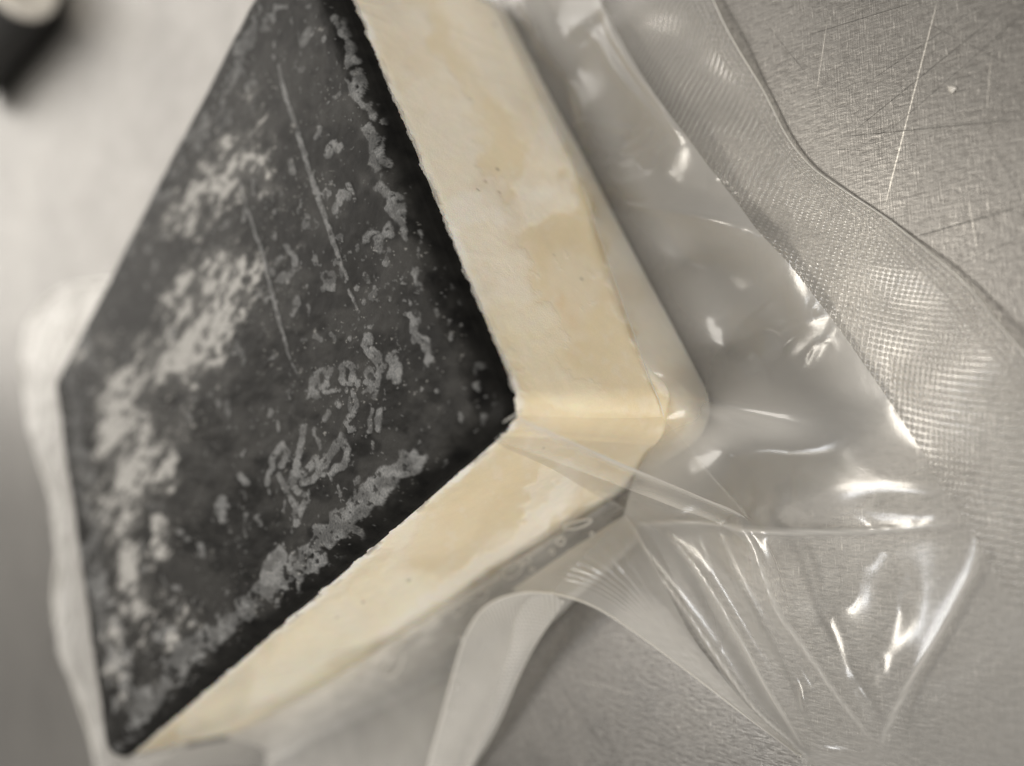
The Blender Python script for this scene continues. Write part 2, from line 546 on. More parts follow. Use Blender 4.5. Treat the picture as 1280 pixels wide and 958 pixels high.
def rind():
    w = RC * math.pi / 2 + (TR - RC) + 0.0009
    st = 0.00028
    s = np.arange(RC - w, LX - RC + w + st, st)
    t = np.arange(RC - w, LY - RC + w + st, st)
    Sg, Tg = np.meshgrid(s, t, indexing='ij')
    cx, cy = np.clip(Sg, RC, LX - RC), np.clip(Tg, RC, LY - RC)
    ex, ey = Sg - cx, Tg - cy
    rho = np.hypot(ex, ey)
    dx, dy = ex / np.maximum(rho, 1e-9), ey / np.maximum(rho, 1e-9)
    per = np.arctan2(dy, dx) * 0.01 + cx + cy
    ragged = (fbm(per * 260, per * 130, 5, 4, 0.65) - 0.5) * 0.0030
    rho = np.minimum(rho, w + ragged)
    th = np.minimum(rho / RC, math.pi / 2)
    outw = RC * np.sin(th)
    z = H + TR - RC * (1 - np.cos(th)) - np.maximum(rho - RC * math.pi / 2, 0)
    outw = outw + np.where(th > 1.2, 0.00012, 0)
    P = np.stack([cx + dx * outw, cy + dy * outw, z], -1)
    PX, PY = proj(P)
    # warp the drawing so that outlines are ragged
    wx = PX + (fbm(PX / 17, PY / 17, 1, 2) - 0.5) * 24 + (fbm(PX / 7, PY / 7, 2, 2) - 0.5) * 4
    wy = PY + (fbm(PX / 17, PY / 17, 3, 2) - 0.5) * 24 + (fbm(PX / 7, PY / 7, 4, 2) - 0.5) * 4
    # fine, less warped coordinates for the lettering-like marks
    lx = PX + (fbm(PX / 10, PY / 10, 6, 2) - 0.5) * 7
    ly = PY + (fbm(PX / 10, PY / 10, 7, 2) - 0.5) * 7
    gap = np.zeros(PX.shape)

    def stroke(pts, wd, warp=2, soft=1.2, val=1.0, brk=0.0):
        nonlocal gap
        X_, Y_ = (wx, wy) if warp == 2 else (lx, ly)
        d, _ = seg_dist(X_, Y_, pts)
        k = 1 - sst(wd - soft, wd + soft, d)
        if brk > 0:
            k = k * sst(brk - 0.05, brk + 0.05, fbm(PX / 11, PY / 17, 21))
        gap = np.maximum(gap, k * val)
    # crisp grey patches along the right edge: sheen of loose film painted as colour
    for pts, wd in [([(424, 22), (434, 60), (440, 80)], 7), ([(446, 95), (452, 130), (462, 150)], 5), ([(462, 165), (470, 190), (472, 215)], 6),
                    ([(480, 230), (492, 250), (497, 275)], 6), ([(484, 285), (474, 312)], 7), ([(500, 280), (505, 300)], 4),
                    ([(478, 180), (483, 205)], 4), ([(515, 392), (524, 412), (532, 435), (534, 452)], 5), ([(455, 300), (470, 288)], 4),
                    ([(462, 425), (466, 445), (475, 462)], 8), ([(470, 470), (466, 490)], 5), ([(455, 465), (468, 478)], 4), ([(493, 450), (497, 475)], 5), ([(520, 340), (527, 362)], 4)]:
        stroke(pts, wd)
    # the pale band along the front edge
    stroke([(522, 575), (500, 590), (470, 612), (430, 650), (400, 675)], 12)
    stroke([(505, 575), (470, 600), (440, 625)], 9, brk=0.42)
    stroke([(420, 650), (380, 690), (340, 722), (300, 760), (262, 800)], 10, brk=0.30)
    stroke([(400, 690), (360, 722), (310, 768)], 9, brk=0.45)
    stroke([(290, 770), (250, 805), (215, 840), (180, 880), (165, 915)], 13, brk=0.42)
    stroke([(110, 690), (130, 760), (150, 830), (160, 880)], 12, brk=0.45)
    stroke([(212, 742), (205, 790)], 10, brk=0.45)
    stroke([(350, 690), (330, 730)], 9)
    # left rim, dull
    stroke([(112, 420), (96, 470), (100, 560), (115, 650), (128, 740)], 9, val=0.6, brk=0.4)
    stroke([(330, 20), (285, 100), (245, 170), (200, 245)], 8, val=0.7, brk=0.42)
    # small writing-shaped marks of the same painted film sheen
    for pts, wd in [
        ([(385, 498), (392, 470), (398, 466)], 3), ([(394, 497), (396, 468), (412, 460), (408, 480), (396, 486)], 4), ([(404, 490), (417, 489)], 3),
        ([(427, 458), (428, 478), (440, 480), (440, 462), (434, 454)], 4), ([(440, 474), (449, 482)], 3),
        ([(458, 420), (460, 440), (474, 455), (472, 480), (468, 494)], 4), ([(456, 478), (464, 482)], 3),
        ([(441, 492), (446, 508), (438, 520), (432, 528)], 3), ([(465, 512), (462, 538)], 3), ([(476, 515), (472, 538)], 4), ([(408, 515), (404, 525)], 3),
        ([(422, 503), (425, 508)], 3), ([(381, 536), (376, 556), (372, 580), (366, 600), (358, 612)], 4), ([(340, 590), (342, 572), (352, 556), (360, 566), (352, 584)], 4),
        ([(334, 606), (337, 590)], 3), ([(374, 595), (385, 588), (396, 572), (402, 590), (392, 602), (378, 602)], 5),
        ([(402, 592), (412, 570), (428, 546), (436, 562), (430, 582), (414, 590)], 5), ([(414, 592), (416, 602)], 2), ([(352, 600), (362, 620), (372, 636), (372, 655)], 4),
        ([(370, 610), (382, 620), (378, 640), (372, 655)], 4), ([(350, 595), (358, 606)], 3), ([(392, 535), (395, 545)], 2), ([(398, 548), (400, 560)], 2),
        ([(302, 596), (308, 602)], 4), ([(272, 632), (278, 648), (276, 625)], 5), ([(250, 680), (252, 695)], 4), ([(320, 650), (324, 656)], 3),
        ([(418, 180), (412, 196)], 5), ([(424, 190), (428, 182)], 4), ([(420, 265), (428, 240), (434, 248)], 5), ([(436, 232), (440, 242)], 3),
        ([(400, 160), (396, 174)], 3), ([(380, 55), (386, 40)], 5), ([(420, 120), (424, 118)], 3), ([(360, 350), (372, 335), (366, 318), (358, 308)], 3),
        ([(350, 352), (356, 345)], 4), ([(372, 375), (368, 392)], 4), ([(384, 382), (386, 390)], 2), ([(394, 418), (400, 424)], 3), ([(340, 440), (341, 446)], 3),
        ([(310, 110), (316, 104)], 4), ([(345, 330), (352, 322)], 3), ([(385, 272), (382, 282)], 4)]:
        stroke(pts, wd, warp=1, soft=0.9)
    # crumbs of the same, scattered along one diagonal
    cell = fbm(PX / 5.0, PY / 5.0, 31, 3)
    zone = fbm(PX / 60, PY / 60, 33, 2)
    inner = sst(18, 34, np.minimum((760 - 0.869 * (PX - 398)) * 0 + 40, 40))
    gap = np.maximum(gap, sst(0.78, 0.80, cell + 0.16 * (zone - 0.5)) * 0.7)
    gap = np.maximum(gap, sst(0.76, 0.78, fbm(PX / 10, PY / 16, 37, 2) + 0.10 * (zone - 0.5)) * 0.7)
    # two long scratches
    for pts, wd in [([(349, 82), (352, 100), (362, 132), (374, 170), (388, 215), (402, 258), (418, 302), (434, 349)], 2.6), ([(436, 362), (448, 390)], 1.4),
                    ([(298, 222), (310, 262), (325, 308), (340, 362), (352, 410), (362, 448), (371, 468)], 1.5), ([(280, 375), (284, 432)], 1.2)]:
        d, u = seg_dist(PX + (fbm(PX / 7, PY / 7, 41) - 0.5) * 3, PY, pts)
        wv = wd * (0.55 + 0.9 * fbm(PX / 14, PY / 14, 43)) * (0.45 + 0.8 * np.sin(math.pi * np.clip(u, 0.02, 0.98)) ** 0.6)
        gap = np.maximum(gap, 1 - sst(wv - 0.5, wv + 0.6, d))
    # powdery bloom: soft field, broken by streaky noise
    fld = np.zeros(PX.shape)
    for pts, wd, a in [([(292, 185), (300, 205), (285, 225)], 26, 0.85), ([(300, 205), (255, 240), (225, 270)], 30, 0.95), ([(225, 262), (205, 285)], 22, 0.7),
                       ([(285, 340), (262, 375), (238, 410)], 38, 1.05), ([(275, 385), (250, 430), (210, 450)], 36, 1.1), ([(240, 350), (215, 400)], 26, 0.75),
                       ([(205, 440), (170, 480), (150, 510)], 34, 0.85), ([(150, 480), (146, 540), (160, 600)], 26, 1.05), ([(170, 540), (175, 600), (150, 640)], 32, 0.85),
                       ([(205, 560), (210, 610)], 20, 0.8), ([(200, 650), (200, 690)], 13, 0.9), ([(150, 660), (165, 730), (170, 760)], 24, 0.85),
                       ([(130, 640), (120, 600)], 18, 0.7), ([(230, 770), (205, 800)], 22, 0.7), ([(140, 780), (150, 850)], 16, 0.75),
                       ([(330, 240), (335, 225)], 14, 0.7), ([(352, 330), (372, 310)], 10, 0.6), ([(330, 165), (310, 120)], 16, 0.4), ([(110, 440), (130, 420)], 16, 0.5), ([(240, 480), (225, 540)], 20, 0.5)]:
        d, _ = seg_dist(PX + (fbm(PX / 18, PY / 18, 1) - 0.5) * 26, PY + (fbm(PX / 18, PY / 18, 3) - 0.5) * 26, pts)
        fld = np.maximum(fld, a * np.exp(-(d / wd) ** 2 * 0.7))
    ca, sa = math.cos(math.radians(-58)), math.sin(math.radians(-58))
    ur, vr = PX * ca + PY * sa, -PX * sa + PY * ca
    st_ = 0.62 * fbm(ur / 30, vr / 9, 51, 5, 0.65) + 0.38 * fbm(PX / 8, PY / 8, 55, 4, 0.6)
    bloom = sst(0.60, 1.25, fld * 0.95 + (st_ - 0.5) * 2.9 + 0.10)
    bloom = np.clip(bloom, 0, 1) * 0.9
    bloom = np.maximum(bloom, 0.22 * sst(0.25, 1.0, fld * 0.9 + (st_ - 0.5) * 1.6 + 0.08) + 0.05 * sst(0.4, 0.7, fbm(PX / 30, PY / 30, 67)))
    speck = sst(0.80, 0.88, fbm(PX / 3.2, PY / 3.2, 61, 2)) * sst(0.45, 0.6, fbm(PX / 70, PY / 70, 63, 2)) * 0.45
    bloom = np.maximum(bloom, speck)
    # nothing on the turned-down rim, where the film sits wet and tight
    rim = 1 - sst(0.55, 1.0, th)
    front_rim = sst(0.2, 0.5, ((-dx) > 0.5) * (rho > 0) * 1.0)
    bloom = bloom * rim
    inside = sst(0.35, 0.7, fbm(PX / 13, PY / 13, 111, 4, 0.6))
    holes = sst(0.66, 0.72, fbm(PX / 6, PY / 6, 113, 3))
    edge_line = np.exp(-((gap - 0.5) / 0.22) ** 2)
    gap = gap * (0.45 + 0.55 * inside) * (1 - 0.85 * holes) + 0.25 * edge_line * inside * (1 - rim * 0) * 0.6
    gap = gap * (1 - sst(0.75, 1.2, th))
    relief = gap * 0.00018 + bloom * 0.00006 + (fbm(PX / 6, PY / 6, 71) - 0.5) * 0.00012 + (fbm(PX / 40, PY / 40, 73) - 0.5) * 0.0008 * rim
    P[..., 2] += relief
    return raw_mesh('rind', P.reshape(-1, 3), grid_faces(len(s), len(t)), M_RIND, cheese, attrs={'gap': gap, 'bloom': bloom})


def body():
    # rounded-rectangle perimeter, the far end leaning out a little at the foot
    st = 0.0005
    def outline(r):
        pts, nor = [], []
        for (cx, cy, a0) in [(r, r, 180), (LX - r, r, 270), (LX - r, LY - r, 0), (r, LY - r, 90)]:
            for a in np.linspace(0, 90, 22)[:-1]:
                th = math.radians(a0 + a)
                pts.append((cx + r * math.cos(th), cy + r * math.sin(th)))
                nor.append((math.cos(th), math.sin(th)))
            th = math.radians(a0 + 90)
            e = {180: (LX - r, 0), 270: (LX, LY - r), 0: (r, LY), 90: (0, r)}[a0]
            p0 = (cx + r * math.cos(th), cy + r * math.sin(th))
            L = (LX if a0 in (180, 0) else LY) - 2 * RC
            for k in np.linspace(0, 1, int(L / st) + 1)[:-1]:
                pts.append((p0[0] + (e[0] - p0[0]) * k, p0[1] + (e[1] - p0[1]) * k))
                nor.append((math.cos(th), math.sin(th)))
        return np.array(pts), np.array(nor)
    pts, nor = outline(RC)
    pts2, _ = outline(0.0085)
    nz = 116
    zz = np.linspace(0, H + 0.0012, nz)
    P = np.zeros((len(pts), nz, 3))
    mrf = sst(0.0, 1.0, 1 - zz / H)[None]
    P[..., 0] = pts[:, 0, None] * (1 - mrf) + pts2[:, 0, None] * mrf
    P[..., 1] = pts[:, 1, None] * (1 - mrf) + pts2[:, 1, None] * mrf
    P[..., 2] = zz[None]
    per = np.arange(len(pts)) * st
    A, Z = np.meshgrid(per, zz, indexing='ij')
    rb = 0.0014
    inset = np.where(Z < rb, rb - np.sqrt(np.maximum(rb ** 2 - (rb - Z) ** 2, 0)), 0)
    bulge = (fbm(A * 38, Z * 38, 81, 1) - 0.5) * 0.0012 
    bulge -= 0.0006 * sst(H - 0.004, H + 0.001, Z)
    # frosty bead of film along the top of the right side
    off = bulge - inset
    P[..., 0] += nor[:, 0, None] * off
    P[..., 1] += nor[:, 1, None] * off
    lean = sst(LY - 0.03, LY, P[..., 1]) * (H - Z) / H * 0.011
    P[..., 1] += lean
    lean2 = sst(LX - 0.03, LX, P[..., 0]) * (H - Z) / H * 0.006
    P[..., 0] += lean2
    PX, PY = proj(P)
    wx = PX + (fbm(PX / 30, PY / 30, 91) - 0.5) * 46 + (fbm(PX / 8, PY / 8, 92) - 0.5) * 9
    wy = PY + (fbm(PX / 30, PY / 30, 93) - 0.5) * 46 + (fbm(PX / 8, PY / 8, 94) - 0.5) * 9
    n_front = sst(0.5, 0.9, -nor[:, 0])[:, None] * np.ones((1, nz))
    base = np.array([0.81, 0.71, 0.51])
    frosty = np.array([0.90, 0.85, 0.76])
    warm = np.array([0.76, 0.62, 0.39])
    cream = np.array([0.95, 0.88, 0.69])
    col = base + (0 * A)[..., None]

    def paint(k, c):
        nonlocal col
        k = np.clip(k, 0, 1)[..., None]
        col = col * (1 - k) + c * k

    def blob(pts, wd, soft, warped=True):
        d, _ = seg_dist(wx if warped else PX, wy if warped else PY, pts)
        return 1 - sst(wd - soft, wd + soft, d)
    paint(0.4 * fbm(PX / 70, PY / 70, 95), warm)
    # right side: frosty, lifted film along the top and at the far end
    right = 1 - n_front
    paint(right * blob([(440, -60), (500, 60), (545, 160), (590, 260), (620, 340)], 42, 10) * 0.6, frosty)
    paint(right * blob([(560, -60), (640, 60), (690, 150)], 44, 16) * 0.55, frosty)
    paint(right * blob([(560, 270), (640, 262), (700, 240)], 22, 8) * 0.65, frosty)
    paint(right * blob([(690, 190), (660, 230)], 22, 5) * 0.6, frosty)
    paint(right * blob([(790, 330), (830, 430), (870, 500)], 34, 8) * 0.75, frosty)
    paint(right * blob([(690, 320), (720, 380), (700, 440)], 34, 30) * 0.5, warm)
    paint(right * blob([(700, 370), (716, 400)], 12, 12) * 0.5, np.array([0.74, 0.56, 0.33]))
    paint(right * blob([(655, 400), (690, 480), (730, 500)], 28, 18) * 0.5, cream)
    # front side
    paint(n_front * blob([(520, 760), (420, 830), (300, 910)], 55, 40) * 0.9, cream)
    paint(n_front * blob([(700, 610), (690, 650), (610, 705), (560, 740), (480, 790)], 11, 3) * 0.7, frosty)
    paint(n_front * blob([(695, 600), (690, 640)], 26, 5) * 0.45, frosty)
    paint(n_front * blob([(600, 560), (540, 620), (450, 700), (330, 800), (230, 900)], 12, 10) * 0.4, frosty)
    paint(n_front * blob([(640, 600), (560, 680), (520, 700)], 20, 20) * 0.5, warm)
    # pale rim just below the wax
    paint(sst(0.011, 0.004, Z + (fbm(A * 160, Z * 160, 107, 4) - 0.5) * 0.012) * 0.75, np.array([0.84, 0.79, 0.70]))
    paint(sst(H - 0.0035, H - 0.001, Z + (fbm(A * 500, Z * 500, 97) - 0.5) * 0.003) * 0.85, np.array([0.90, 0.87, 0.82]))
    # stains of wax at the very top
    paint(sst(0.60, 0.66, fbm(A * 260, Z * 700, 99)) * sst(H - 0.0035, H - 0.0005, Z) * 0.8, np.array([0.12, 0.09, 0.07]))
    # specks
    for (x, y, r) in [(727, 349, 2.2), (511, 726, 2.0), (618, 31, 2.0), (622, 212, 1.8), (607, 227, 1.6), (598, 238, 1.5), (624, 240, 1.7), (454, 753, 1.5), (680, 560, 1.3), (588, 124, 1.5), (693, 320, 1.2), (422, 772, 1.4)]:
        paint(1 - sst(r * 0.5, r * 1.3, np.hypot(PX - x, PY - y)), np.array([0.22, 0.17, 0.11]))
    paint(sst(0.5, 0.75, fbm(PX / 45, PY / 45, 109, 3)) * 0.35, np.array([0.86, 0.80, 0.69]))
    paint(sst(0.55, 0.8, fbm(PX / 55, PY / 55, 119, 3)) * 0.35, np.array([0.72, 0.60, 0.42]))
    lum = sst(0.62, 0.72, fbm(PX / 12, PY / 12, 103, 4)) * 0.25
    paint(lum, np.array([0.84, 0.78, 0.68]))
    lift = sst(0.53, 0.68, col[..., 2]) * 0.00014
    wr = np.abs(fbm(A * 120, Z * 45, 191, 3) - 0.5)
    lift += 0.00009 * np.exp(-wr * 30) * sst(0.45, 0.65, fbm(A * 40, Z * 40, 193, 2))
    lift += (fbm(A * 900, Z * 900, 195, 2) - 0.5) * 0.00005 * sst(0.5, 0.64, col[..., 2])
    P[..., 0] += nor[:, 0, None] * lift
    P[..., 1] += nor[:, 1, None] * lift
    V = P.reshape(-1, 3)
    faces = grid_faces(len(pts), nz, wrap=True)
    nb = len(V)
    V = np.vstack([V, [[LX / 2, LY / 2, 0.0002]], [[LX / 2, LY / 2, H]]])
    i = np.arange(len(pts))
    j = (i + 1) % len(pts)
    f3 = np.vstack([np.stack([j * nz, i * nz, i * 0 + nb, i * 0 + nb], -1), np.stack([i * nz + nz - 1, j * nz + nz - 1, i * 0 + nb + 1, i * 0 + nb + 1], -1)])
    o = raw_mesh('cheese_body', V, faces, M_CHEESE, cheese, cols={'col': np.vstack([col.reshape(-1, 3), [base, base]])}, attrs={'gap': np.r_[(col[..., 2] > 0.55).reshape(-1) * 1.0, 0, 0]})
    return o


rind()
body()

# ------------------------------------------------------------------ vacuum bag
bag = thing('vacuum_bag', 'clear vacuum bag wrapped round the cheese, its textured seal spread over the steel', 'plastic bag')


def P2(lst):
    """(pixel x, pixel y, height in mm) -> world points"""
    return np.array([at(x, y, z) for x, y, z in lst])


inner = [(0.175, -0.0005, 0.001), (0.135, -0.0006, 0.006), (0.098, -0.0006, 0.007), (0.0596, -0.0008, 0.0095), (0.0291, -0.0008, 0.016),
         (0.010, -0.0005, 0.0195), (0.0045, 0.0004, 0.0187), (0.0018, 0.0018, 0.0175)]
inner = np.array(inner)
seal_in = P2([(640, -230, 2), (690, -120, 3), (750, 0, 4), (800, 88, 5), (860, 172, 6), (905, 232, 4), (1000, 345, 2.5), (1100, 485, 1.6), (1195, 632, 2.5), (1260, 740, 2), (1360, 860, 2)])
seal_out = P2([(820, -150, 1), (893, 0, 1.5), (925, 60, 1.2), (958, 120, 1.2), (984, 170, 1.0), (1014, 208, 1.0), (1058, 240, 1.0), (1106, 272, 0.8), (1158, 312, 0.8), (1205, 352, 1.5), (1240, 396, 3), (1285, 448, 3.5), (1340, 520, 2), (1440, 640, 1.5)])
fold_G = at(930, 648, 5)
c1 = P2([(930, 648, 5), (958, 685, 7), (985, 760, 6), (1010, 800, 5), (1050, 862, 4.5), (1092, 922, 3.5)])
c2 = P2([(840, 665, 4.5), (900, 740, 4.5), (960, 850, 4), (1002, 932, 3)])
c3 = P2([(780, 646, 4), (850, 760, 4), (930, 880, 3), (1000, 942, 1.5)])
botm = P2([(1000, 942, 1.5), (1050, 940, 3), (1100, 930, 3)])
seam = P2([(1215, 645, 2.4), (1218, 700, 2.2), (1172, 790, 2.2), (1132, 860, 2.4), (1103, 928, 3.2)])
front_base = np.array([(-0.0003, 0.011, 0.013), (-0.0010, 0.022, 0.006), at(780, 646, 4)])
# control net
ctrl = [crom(inner, 60), crom(seal_in, 60), crom(seal_out, 60), crom(c1, 24), crom(c2, 20), crom(c3, 20), crom(botm, 8), crom(seam, 24), crom(front_base, 10)]
ctrl.append(P2([(1400, 800, 1.5), (1280, 860, 1.2), (1200, 930, 1.2), (1120, 1000, 1), (1060, 1030, 1), (1400, 1000, 1), (1200, 1000, 1), (1010, 985, 0.8)]))
ctrl.append(P2([(1110, 500, 1.5), (1000, 600, 3), (1060, 540, 2), (900, 440, 2), (960, 430, 2.2), (850, 330, 3), (930, 340, 2.5), (780, 180, 3), (720, 90, 2.5), (690, 30, 2.0),
                (960, 540, 2.5), (1040, 760, 2.5), (1060, 700, 2.6), (1120, 700, 2.4), (940, 600, 3.5), (900, 560, 3)]))
ctrl = np.vstack(ctrl)
_, ui = np.unique(np.round(ctrl[:, :2] / 0.0008).astype(int), axis=0, return_index=True)
ctrl = ctrl[np.sort(ui)]
MQ = 0.0018


def _phi(a, b):
    return np.sqrt(((a[:, None] - b[None]) ** 2).sum(-1) + MQ ** 2)


_K = _phi(ctrl[:, :2], ctrl[:, :2])
_wts = np.linalg.solve(_K + 2e-4 * np.eye(len(ctrl)) * -1, ctrl[:, 2] - 0.002)


def _ridge(X, Y, pts_px, amp, wd, z=3.0, taper=0.25, sharp=False):
    P = crom(P2([(x, y, z) for x, y in pts_px]), 24)
    d, u = seg_dist(X, Y, P)
    k = np.exp(-(d / (wd * MM))) if sharp else np.exp(-(d / (wd * MM)) ** 2)
    if taper:
        k = k * np.sqrt(np.clip(np.sin(math.pi * np.clip(u, 0, 1)), 0, 1) + 0.02) if taper < 1 else k
    return amp * MM * k


RIDGES = [
    ([(728, 240), (760, 258), (830, 275), (900, 287), (960, 312), (1010, 350), (1038, 378)], 0.8, 5.0, False),
    ([(728, 240), (800, 262), (880, 272), (950, 290), (1010, 330)], 0.35, 0.9, False),
    ([(690, 166), (740, 158), (790, 164), (818, 168)], 0.4, 0.7, False),
    ([(735, 188), (780, 188), (825, 168)], 0.5, 0.8, False),
    ([(745, 215), (790, 205), (840, 185)], 0.3, 0.8, False),
    ([(712, 28), (745, 45), (776, 90), (828, 148), (864, 174)], 0.6, 1.4, False),
    ([(750, 3), (768, 42), (802, 92), (838, 138), (864, 174)], 0.9, 1.1, False),
    ([(945, 385), (975, 430)], 0.7, 6.0, False),
    ([(842, 497), (900, 492), (955, 512), (990, 530)], 0.8, 3.4, False),
    ([(838, 480), (842, 505), (850, 520), (838, 540)], 0.5, 0.7, False),
    ([(990, 606), (1060, 598), (1120, 600), (1165, 612), (1192, 636)], 1.1, 4.6, False),
    ([(800, 655), (880, 652), (960, 662), (1080, 664), (1192, 656)], 0.9, 1.0, True),
    ([(930, 648), (958, 685), (985, 760), (1010, 800), (1050, 862), (1092, 922)], 1.2, 0.9, True),
    ([(1003, 835), (1010, 860), (1014, 890)], 0.5, 1.0, False),
    ([(840, 665), (900, 740), (960, 850), (1002, 932)], 0.9, 0.9, True),
    ([(870, 690), (930, 790), (985, 890)], 0.5, 1.4, False),
    ([(900, 660), (960, 770), (1030, 900)], 0.5, 1.4, False),
    ([(790, 670), (860, 760), (940, 880), (990, 930)], 0.7, 0.9, True),
    ([(1215, 645), (1218, 700), (1172, 790), (1132, 860), (1103, 928)], 0.25, 0.9, True),
    ([(1100, 928), (1180, 880), (1280, 815)], 0.25, 2.5, False),
    ([(870, 150), (930, 172), (975, 195)], 0.6, 3.2, False),
    ([(980, 370), (1100, 350), (1190, 350)], 0.7, 4.0, False),
    ([(1110, 480), (1200, 470), (1290, 440)], 0.5, 5.0, False),
]


GLINTS = []
_cr = random.Random(5)
CREASES = []
for _ in range(26):
    x0_, y0_ = _cr.uniform(840, 1180), _cr.uniform(270, 760)
    a0_ = math.atan2(y0_ - 560, x0_ - 820) + _cr.uniform(-0.7, 0.7)
    l_ = _cr.uniform(25, 90)
    CREASES.append(([(x0_, y0_), (x0_ + l_ * math.cos(a0_), y0_ + l_ * math.sin(a0_)), (x0_ + 1.8 * l_ * math.cos(a0_ + 0.2), y0_ + 1.8 * l_ * math.sin(a0_ + 0.2))], _cr.uniform(0.04, 0.12) * _cr.choice((-1, 1)), _cr.uniform(0.25, 0.5)))


def film_h(X, Y):
    X, Y = np.asarray(X, float), np.asarray(Y, float)
    sh = X.shape
    x, y = X.ravel(), Y.ravel()
    z = np.empty(len(x))
    for k in range(0, len(x), 8000):
        q = np.stack([x[k:k + 8000], y[k:k + 8000]], -1)
        z[k:k + 8000] = _phi(q, ctrl[:, :2]) @ _wts + 0.002
    for pts, a, wd, sh_ in RIDGES:
        z += _ridge(x, y, pts, a, wd, sharp=sh_)
    z += (fbm(x * 45, y * 45, 121, 2) - 0.5) * 0.0007
    for pts, a, wd in CREASES:
        z += _ridge(x, y, pts, a, wd, sharp=True)
    crk = np.abs(fbm(x * 160, y * 160, 171, 2) - 0.5)
    z += -0.0002 * np.exp(-crk * 14) * sst(0.55, 0.7, fbm(x * 40, y * 40, 173, 2))
    for (gx_, gy_), gr, (ca_, sa_), wl, ws in GLINTS:
        dx_, dy_ = x - gx_, y - gy_
        al, ac = dx_ * ca_ + dy_ * sa_, -dx_ * sa_ + dy_ * ca_
        z += (gr[0] * dx_ + gr[1] * dy_) * np.exp(-(al / wl) ** 2 - (ac / ws) ** 2)
    return np.maximum(z, 0.0006 + 0.0003 * fbm(x * 200, y * 200, 123)).reshape(sh)


# places where the slack film tilts up to the ceiling lamp and shines
GLINTS = []
_L = np.array((0.62, 0.78, 1.75))
_gl = []
for (x0_, y0_), (x1_, y1_), ws in [((885, 60), (915, 105), 4.0), ((930, 385), (965, 410), 3.6), ((865, 492), (935, 508), 2.4), ((1030, 606), (1150, 606), 2.2), ((1118, 780), (1104, 860), 1.7),
                                   ((790, 262), (880, 280), 2.2), ((950, 305), (1020, 352), 2.2), ((940, 655), (975, 735), 1.3), ((680, 45), (712, 125), 1.6), ((1008, 848), (1014, 878), 0.9), ((720, 40), (745, 30), 1.6),
                                   ((1120, 490), (1160, 545), 1.3), ((1070, 345), (1150, 340), 3.0), ((815, 20), (850, 40), 3.0), ((1040, 790), (1075, 850), 0.8), ((1020, 936), (1050, 933), 0.7)]:
    a_, b_ = at(x0_, y0_, 3), at(x1_, y1_, 3)
    m_ = (a_ + b_) / 2
    v_ = (CAM - m_) / np.linalg.norm(CAM - m_)
    l_ = (_L - m_) / np.linalg.norm(_L - m_)
    h_ = v_ + l_
    e_ = 0.0012
    zz_ = film_h(np.array([m_[0] - e_, m_[0] + e_, m_[0], m_[0]]), np.array([m_[1], m_[1], m_[1] - e_, m_[1] + e_]))
    g0 = np.array([(zz_[1] - zz_[0]) / (2 * e_), (zz_[3] - zz_[2]) / (2 * e_)])
    gr = -h_[:2] / h_[2] - g0
    d_ = (b_ - a_)[:2]
    L_ = np.linalg.norm(d_)
    _gl.append(((m_[0], m_[1]), gr, (d_[0] / L_, d_[1] / L_), max(L_ * 0.95, ws * MM * 1.5), ws * MM * 1.5))
GLINTS = _gl


def cdt_sheet(outline, step, name, mat, attrs_fn=None):
    """triangulated film sheet over the outline (plan view), lifted to film_h"""
    out = outline[:, :2]
    lo, hi = out.min(0), out.max(0)
    gx = np.arange(lo[0], hi[0], step)
    gy = np.arange(lo[1], hi[1], step * 0.87)
    GX, GY = np.meshgrid(gx, gy, indexing='ij')
    GX = GX + (np.arange(len(gy))[None] % 2) * step * 0.5
    g = np.stack([GX.ravel(), GY.ravel()], -1)
    # inside test + keep clear of the rim
    ins = np.zeros(len(g), bool)
    n = len(out)
    for i in range(n):
        a, b = out[i], out[(i + 1) % n]
        c = ((a[1] > g[:, 1]) != (b[1] > g[:, 1]))
        with np.errstate(divide='ignore', invalid='ignore'):
            xx = (b[0] - a[0]) * (g[:, 1] - a[1]) / (b[1] - a[1]) + a[0]
        ins ^= c & (g[:, 0] < xx)
    d, _ = seg_dist(g[:, 0], g[:, 1], np.vstack([out, out[:1]]))
    g = g[ins & (d > step * 0.45)]
    sc = 1000.0
    V = [Vector((float(a) * sc, float(b) * sc)) for a, b in np.vstack([out, g])]
    E = [(i, (i + 1) % n) for i in range(n)]
    vs, _, fs, *_ = delaunay_2d_cdt(V, E, [], 1, 1e-5)
    P = np.array([(v.x / sc, v.y / sc) for v in vs])
    z = film_h(P[:, 0], P[:, 1])
    V3 = np.c_[P, z]
    at_ = attrs_fn(V3) if attrs_fn else {'haze': np.ones(len(V3))}
    return raw_mesh(name, V3, np.array([tuple(f) for f in fs]), mat, bag, uv=P, attrs=at_)


si = crom(seal_in, 150)
so = crom(seal_out, 150)
# seal strip: loft between the two rims, on the same surface
m = 90
tt = np.linspace(0, 1, m)
SI, SO = crom(seal_in, 520), crom(seal_out, 520)
XY = SI[:, None, :2] * (1 - tt[None, :, None]) + SO[:, None, :2] * tt[None, :, None]
Z = film_h(XY[..., 0], XY[..., 1]) + 0.00012
V = np.concatenate([XY, Z[..., None]], -1)
mid = V[:, m // 2]
su = np.r_[0, np.cumsum(np.linalg.norm(np.diff(mid, axis=0), axis=1))]
wdt = np.linalg.norm(SO - SI, axis=1)
UV = np.stack([np.broadcast_to(su[:, None], (520, m)), tt[None] * wdt[:, None]], -1)
